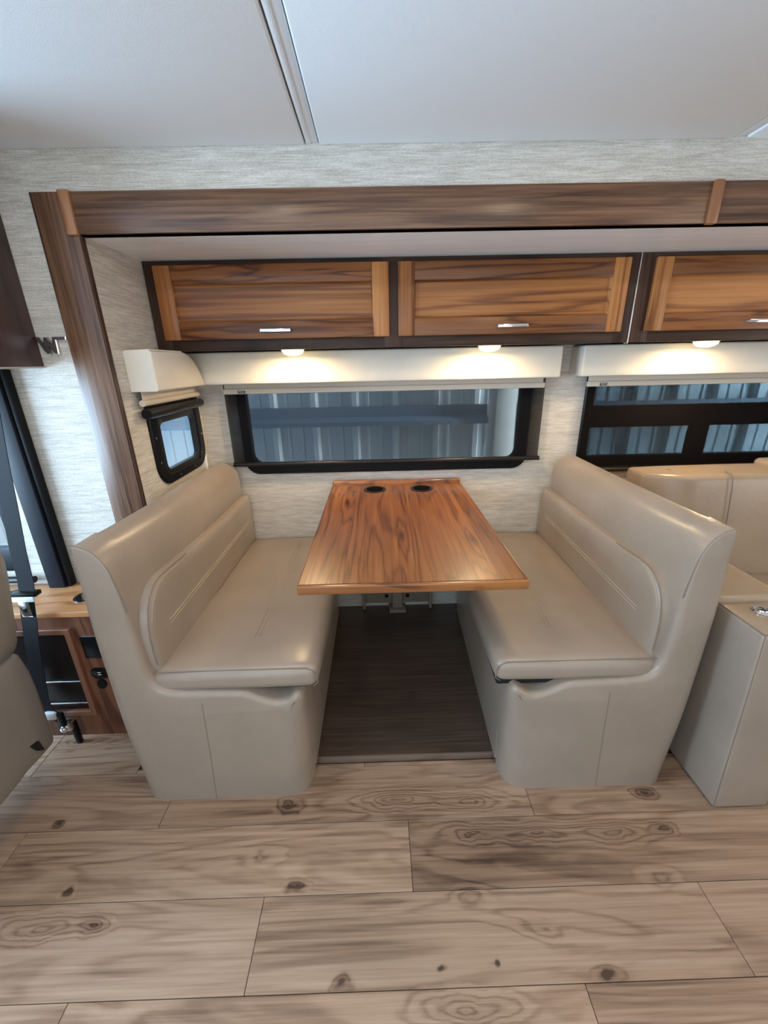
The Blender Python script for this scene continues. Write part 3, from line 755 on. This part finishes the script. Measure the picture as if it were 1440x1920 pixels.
# ------------------------------------------------------------------ table
def table():
    t = root('dinette_table', (0.095, 1.6, 0.77), 'glossy amber walnut dinette table with two black cup holders', 'table')
    z0, z1 = 0.772, 0.800
    ya, yb = 1.069, 2.112
    edges = [-0.2475, -0.115, 0.062, 0.150, 0.292, 0.365, 0.4385]
    cups = {1: (-0.021, 2.030), 3: (0.221, 2.028)}
    R = 0.050
    for i, (a, b_) in enumerate(zip(edges, edges[1:])):
        bm = bmesh.new()
        a_ = a; bb = b_
        if i not in cups:
            addbox(bm, a_, bb, ya + 0.008, yb, z0, z1, 0.0004, 1)
        else:
            cx, cy = cups[i]
            outl = [(a_, ya + 0.008), (bb, ya + 0.008), (bb, yb), (a_, yb)]
            for zz in (z0, z1):
                v = [bm.verts.new((p[0], p[1], zz)) for p in outl]
                e = [bm.edges.new((v[k], v[(k + 1) % 4])) for k in range(4)]
                c = [bm.verts.new((cx + R * math.cos(2 * math.pi * k / 32), cy + R * math.sin(2 * math.pi * k / 32), zz)) for k in range(32)]
                e += [bm.edges.new((c[k], c[(k + 1) % 32])) for k in range(32)]
                bmesh.ops.triangle_fill(bm, edges=e, use_beauty=True)
                if zz == z0: lv, lc = v, c
                else:
                    for k in range(4): bm.faces.new((lv[k], lv[(k + 1) % 4], v[(k + 1) % 4], v[k]))
                    for k in range(32): bm.faces.new((lc[k], lc[(k + 1) % 32], c[(k + 1) % 32], c[k]))
        finish('board', bm, table_y, t, 20)
    box('front_edge', -0.2505, 0.4415, ya - 0.006, ya + 0.008, z0 - 0.001, z1, table_x, t, 0.004, 3)
    box('side_edge', -0.2515, -0.2475, ya + 0.002, yb, z0, z1 - 0.0005, table_y, t, 0.0018)
    box('side_edge', 0.4385, 0.4425, ya + 0.002, yb, z0, z1 - 0.0005, table_y, t, 0.0018)
    bm = bmesh.new(); addbox(bm, -0.247, 0.436, 2.110, 2.146, z0 + 0.005, 0.824, 0.007, 4)
    finish('wall_cleat', bm, table_x, t)
    for i, (cx, cy) in cups.items():
        c = lathe('cup_holder', [(R - .004, 0.0), (R - .004, .0), (R - .003, .052), (R + .008, .0525), (R + .008, .0545), (R - .002, .0555), (R - .006, .054), (R - .007, .004), (0.001, .003)], (cx, cy, z1 - 0.052), BLK2, t, 32)
    # dark apron under the top
    box('underframe', -0.14, 0.33, 1.30, 2.10, z0 - 0.03, z0 - 0.001, dark_x, t, 0.002)
    s = root('table_support', (0.094, 2.11, 0.026), 'folding table support against the wall under the dinette table', 'table support')
    box('back_board', -0.10, 0.285, 2.138, 2.149, 0.05, 0.74, GREYP, s, 0.001)
    box('rail', -0.112, -0.097, 2.10, 2.138, 0.03, 0.742, GREYP, s, 0.001)
    box('rail', 0.283, 0.298, 2.10, 2.138, 0.03, 0.742, GREYP, s, 0.001)
    box('leg', 0.065, 0.122, 2.09, 2.137, 0.027, 0.742, GREYP, s, 0.003)
    box('foot', 0.045, 0.142, 2.06, 2.137, 0.0265, 0.045, GREYP, s, 0.003)
    for x, z in ((0.03, 0.10), (0.155, 0.10)):
        lathe('bolt', [(0.012, 0), (0.012, -0.006), (0.004, -0.010)], (x, 2.138, z), BLACK, s, 10, 'Y')
table()

# ------------------------------------------------------------------ sofa on the right
def sofa():
    s = root('sofa', (1.8, 1.5, 0.0), 'beige leather sofa with a broad arm at the right edge', 'sofa')
    xa, xb = 1.050, 1.267
    def dA(p):
        x, y, z = p
        # side leans out towards the floor
        return (x + 0.033 * (1 - z / 0.69) if x < 1.16 else x, y, z)
    arm = cushion('arm', (xa, xb), (0.918, 1.70), (0.006, 0.690), 0.010, LEA, s, 0.003, dA)
    cushion('arm_pad', (xa - 0.004, xb), (1.085, 1.70), (0.676, 0.712), 0.016, LEA2, arm, 0.004)
    top = box('arm_top', xa + 0.004, xb - 0.002, 0.923, 1.09, 0.685, 0.6925, LEA2, arm, 0.003)
    tube('welt', [(xa + .004, 1.08, .6915), (xa + .003, .923, .6915), (xa + .10, .921, .6915), (xb - .004, .921, .6915)], 0.0018, SEAM, arm, 6)
    tube('welt', [(xa + .0045, .921, .688), (xa + .018, .920, .4), (xa + .0345, .920, .01)], 0.0018, SEAM, arm, 6)
    lathe('recline_button', [(0.026, 0), (0.027, 0.004), (0.022, 0.008), (0.014, 0.006), (0.012, 0.009), (0.002, 0.010)], (1.140, 1.03, 0.6925), CHROME, arm, 24)
    # back
    def dB(p):
        x, y, z = p
        t = max(0, (1.335 - x) / 0.13)
        return (x + 0.02 * t * (z - .9), y + 0.10 * (z - 0.5) + 0.075 * min(1, t) ** 1.2 * (1 if y < 1.76 else 0.2), z - 0.004 * t)
    bk = cushion('back_cushion', (1.200, 2.3), (1.655, 1.86), (0.40, 0.925), 0.022, LEA2, s, 0.010, dB, 18)
    tube('seam', [(1.532, 1.735, 0.9365), (1.532, 1.700, 0.9345), (1.532, 1.684, 0.920), (1.533, 1.674, 0.87), (1.536, 1.655, 0.70), (1.536, 1.64, .5)], 0.0022, SEAM, bk, 6)
    cushion('headrest', (1.80, 2.3), (1.73, 1.90), (0.91, 0.956), 0.02, LEA2, s, 0.006)
    cushion('seat_cushion', (1.272, 2.3), (0.93, 1.66), (0.30, 0.47), 0.03, LEA2, s, 0.008)
    cushion('footrest_panel', (1.274, 2.3), (0.925, 0.97), (0.012, 0.30), 0.010, LEA, s, 0.002)
    box('plinth', 1.10, 2.3, 1.02, 1.12, 0.0, 0.05, BLACK, s, 0.002)
    box('wood_plinth', 1.12, 2.3, 1.96, 2.13, 0.03, 0.80, cons_x, s, 0.002)
sofa()

# ------------------------------------------------------------------ left: cab cabinet, emblem, pillar, console, belt, chair
c = root('cab_cabinet', (-1.6, 1.35, 1.423), 'very dark wooden cabinet hanging at the left edge beside the emblem', 'cabinet')
box('carcass', -2.3, -1.119, 1.16, YM - 0.001, 1.428, 2.012, cabd_m, c, 0.002)
box('bottom_edge', -2.3, -1.1185, 1.16, YM - 0.001, 1.4225, 1.428, plain('edge_banding', (0.42, 0.36, 0.30), 0.5), c, 0.001)
pts = [(-1.123, 1.518), (-1.108, 1.518), (-1.096, 1.496), (-1.094, 1.518), (-1.082, 1.518), (-1.069, 1.495), (-1.065, 1.519), (-1.019, 1.519), (-1.02, 1.508), (-1.053, 1.508), (-1.055, 1.465), (-1.068, 1.465), (-1.081, 1.488), (-1.081, 1.465), (-1.092, 1.464), (-1.101, 1.475), (-1.116, 1.507)]
pts = [(p[0] + 0.004, p[1]) for p in pts]
em = ring_extrude('wall_emblem', pts, [(0, YM - 0.0005), (0, YM - 0.011), (0.002, YM - 0.014)], lambda a, b, d: (a, d, b), DKCHR, None, 20)
tag(em, 'dark chrome letter W emblem on the wallpaper beside the walnut jamb', 'emblem')
pl = root('window_pillar', (-1.28, 1.46, 0.6), 'black upright pillar cover standing on the console by the cab window', 'pillar')
box('front_cover', -1.318, -1.254, 1.446, YM - 0.001, 0.603, 1.42, NAVY, pl, 0.003)
box('side_cover', -1.2535, -1.236, 1.456, YM - 0.001, 0.603, 1.42, BLACK, pl, 0.003)

def console():
    c = root('side_console', (-1.4, 1.38, 0.0), 'wooden side console with a dark framed door below the pillar', 'console')
    y = 1.292
    box('body', -2.3, -1.02, y, YM - 0.002, 0.0, 0.578, cons_m, c, 0.002)
    bm = bmesh.new(); addbox(bm, -2.3, -1.018, y - 0.022, YM - 0.001, 0.578, 0.602, 0.006, 3)
    finish('top', bm, cons_x, c)
    fr = [(-1.60, 0.118), (-1.146, 0.118), (-1.146, 0.525), (-1.60, 0.525)]
    inn = [(-1.575, 0.142), (-1.168, 0.142), (-1.168, 0.502), (-1.575, 0.502)]
    d = frame('door', fr, inn, 0.0, 0.018, lambda a, b, dd: (a, y - dd, b), cons_m, c)
    WORLD[d.name] = Matrix.Identity(4)
    box('door_panel', -1.576, -1.167, y - 0.004, y, 0.142, 0.503, DKPAN, d, 0.001)
    for z in (0.282, 0.176):
        tube('chrome_rail', [(-1.575, y - 0.008, z), (-1.168, y - 0.008, z)], 0.003, CHROME, d, 8)
    box('switch_plate', -1.128, -1.034, y - 0.004, y, 0.385, 0.484, BLACK, c, 0.003)
    box('switch_plate', -1.128, -1.034, y - 0.0045, y, 0.482, 0.4865, STEEL, c, 0.001)
    o = ring_extrude('outlet', rrect(-1.128, -1.060, 0.288, 0.338, 0.022), [(0, y), (0, y - 0.004), (0.003, y - 0.006)], lambda a, b, dd: (a, dd, b), BLACK, c)
    for z in (0.308, 0.318): box('usb_slot', -1.100, -1.088, y - 0.0068, y - 0.0058, z, z + 0.003, PLAST, o, 0.0)
    ring_extrude('outlet_cover', [(-1.098 + .018 * math.cos(a * math.pi / 8), .262 + .022 * math.sin(a * math.pi / 8)) for a in range(16)], [(0, y), (0, y - 0.006)], lambda a, b, dd: (a, dd, b), BLACK, c)
    lathe('cup_holder', [(0.034, 0.0), (0.040, 0.0), (0.040, 0.003), (0.036, 0.004), (0.034, 0.001), (0.001, 0.0012)], (-1.125, 1.375, 0.602), BLACK, c, 28)
    lathe('cup_ring', [(0.0395, 0.0), (0.0425, 0.0), (0.0425, 0.002), (0.0395, 0.002)], (-1.125, 1.375, 0.6021), CHROME, c, 28)
    box('tray', -1.47, -1.345, 1.345, 1.43, 0.602, 0.6035, BLKH, c, 0.0)
console()

def belt():
    b = root('seat_belt', (-1.26, 1.24, 0.10), 'black seat belt hanging with its metal tongue in front of the console', 'seat belt')
    def strip(name, P, w, parent, mat=WEB):
        bm = bmesh.new(); rows_ = []
        P = [Vector(p) for p in P]
        for i, p in enumerate(P):
            d = (P[min(i + 1, len(P) - 1)] - P[max(0, i - 1)]).normalized()
            side = d.cross(Vector((0.1, 1, 0))).normalized(); nn = side.cross(d).normalized()
            rows_.append([bm.verts.new(p + side * s * w / 2 + nn * t * 0.0012) for s, t in ((-1, -1), (1, -1), (1, 1), (-1, 1))])
        for q, s in zip(rows_, rows_[1:]):
            for k in range(4): bm.faces.new((q[k], q[(k + 1) % 4], s[(k + 1) % 4], s[k]))
        bm.faces.new(rows_[0]); bm.faces.new(rows_[-1])
        return finish(name, bm, mat, parent, 30)
    up = [(-1.112, 1.25, 1.405), (-1.131, 1.25, 1.323), (-1.158, 1.25, 1.15), (-1.179, 1.25, 0.993), (-1.199, 1.25, 0.86), (-1.211, 1.25, 0.742), (-1.218, 1.246, 0.69)]
    strip('upper_webbing', up, 0.058, b)
    lo = [(-1.222, 1.240, 0.672), (-1.228, 1.235, 0.62), (-1.243, 1.238, 0.56), (-1.258, 1.240, 0.50), (-1.280, 1.240, 0.37), (-1.300, 1.240, 0.245), (-1.296, 1.237, 0.200), (-1.275, 1.232, 0.170), (-1.25, 1.232, 0.155)]
    strip('lower_webbing', lo, 0.056, b)
    t = box('tongue', -1.262, -1.186, 1.228, 1.236, 0.672, 0.692, PLAST, b, 0.004)
    WORLD[t.name] = Matrix.Identity(4)
    box('tongue_plate', -1.243, -1.206, 1.226, 1.230, 0.616, 0.676, CHROME, t, 0.003)
    box('tongue_slot', -1.231, -1.218, 1.2252, 1.2262, 0.636, 0.650, BLACK, t, 0.001)
    box('guide', -1.268, -1.178, 1.231, 1.262, 0.690, 0.706, BLACK, b, 0.004)
    bk = box('stalk_boot', -1.300, -1.252, 1.215, 1.236, 0.158, 0.192, PLAST, b, 0.009)
    box('stalk', -1.258, -1.232, 1.222, 1.236, 0.118, 0.185, BLACK, b, 0.005)
    box('anchor_plate', -1.262, -1.228, 1.232, 1.262, 0.085, 0.124, CHROME, b, 0.003)
    lathe('anchor_bolt', [(0.013, 0), (0.013, -0.010), (0.007, -0.014), (0.001, -0.014)], (-1.250, 1.234, 0.100), CHROME, b, 6, 'Y')
    box('floor_bracket', -1.244, -1.224, 1.250, 1.267, 0.0, 0.11, BLACK, b, 0.003)
belt()

def chair():
    c = root('captain_chair', (-1.4, 0.84, 0.0), 'taupe captain chair at the left edge turned away from the aisle', 'chair')
    def dB(p):
        x, y, z = p
        top = max(0, (z - 0.86) / 0.2)
        yy = y - 0.05 * top * top if y > 0.84 else y + 0.05 * top * top
        return (x + 0.19 * (z - 0.6) - 0.03 * top * top, yy, z)
    cushion('backrest', (-1.33, -1.140), (0.56, 1.105), (0.575, 1.13), 0.05, LEA3, c, 0.012, dB)
    def dS(p):
        x, y, z = p
        t = max(0, (z - 0.42) / 0.16)
        return (x - 0.012 * (0.585 - z) / 0.4, y - 0.02 * t * t, z + (0.004 * math.sin(y * 40) if z < 0.25 else 0))
    sk = cushion('seat_skirt', (-1.62, -1.148), (0.56, 1.105), (0.185, 0.588), 0.022, LEA3, c, 0.008, dS)
    cushion('seat_cushion', (-1.72, -1.30), (0.57, 1.10), (0.46, 0.60), 0.03, LEA3, c, 0.01)
    ring_extrude('zip_slit', [(1.005, .272), (1.035, .262), (1.043, .212), (1.02, .236)], [(0, -1.16), (0, -1.1385)], lambda a, b, d: (d - 0.012 * (0.585 - b) / 0.4, a, b), BLKH, sk, 0)
    lathe('pedestal', [(0.12, 0), (0.12, 0.02), (0.07, 0.04), (0.07, 0.19)], (-1.52, 0.84, 0.0), BLACK, c, 24)
chair()

# ceiling lamp fixtures above the viewer
for k, (lx, ly, lab) in enumerate(((-0.62, 0.62, 'round ceiling lamp over the aisle on the left'), (0.72, 0.62, 'round ceiling lamp over the aisle on the right'))):
    o = root('ceiling_lamp', (lx, ly, 2.016), lab, 'light')
    lathe('bezel', [(0.07, 0), (0.07, -0.005), (0.06, -0.008), (0.055, -0.004), (0.05, 0)], (lx, ly, 2.0155), PLAST, o, 28)
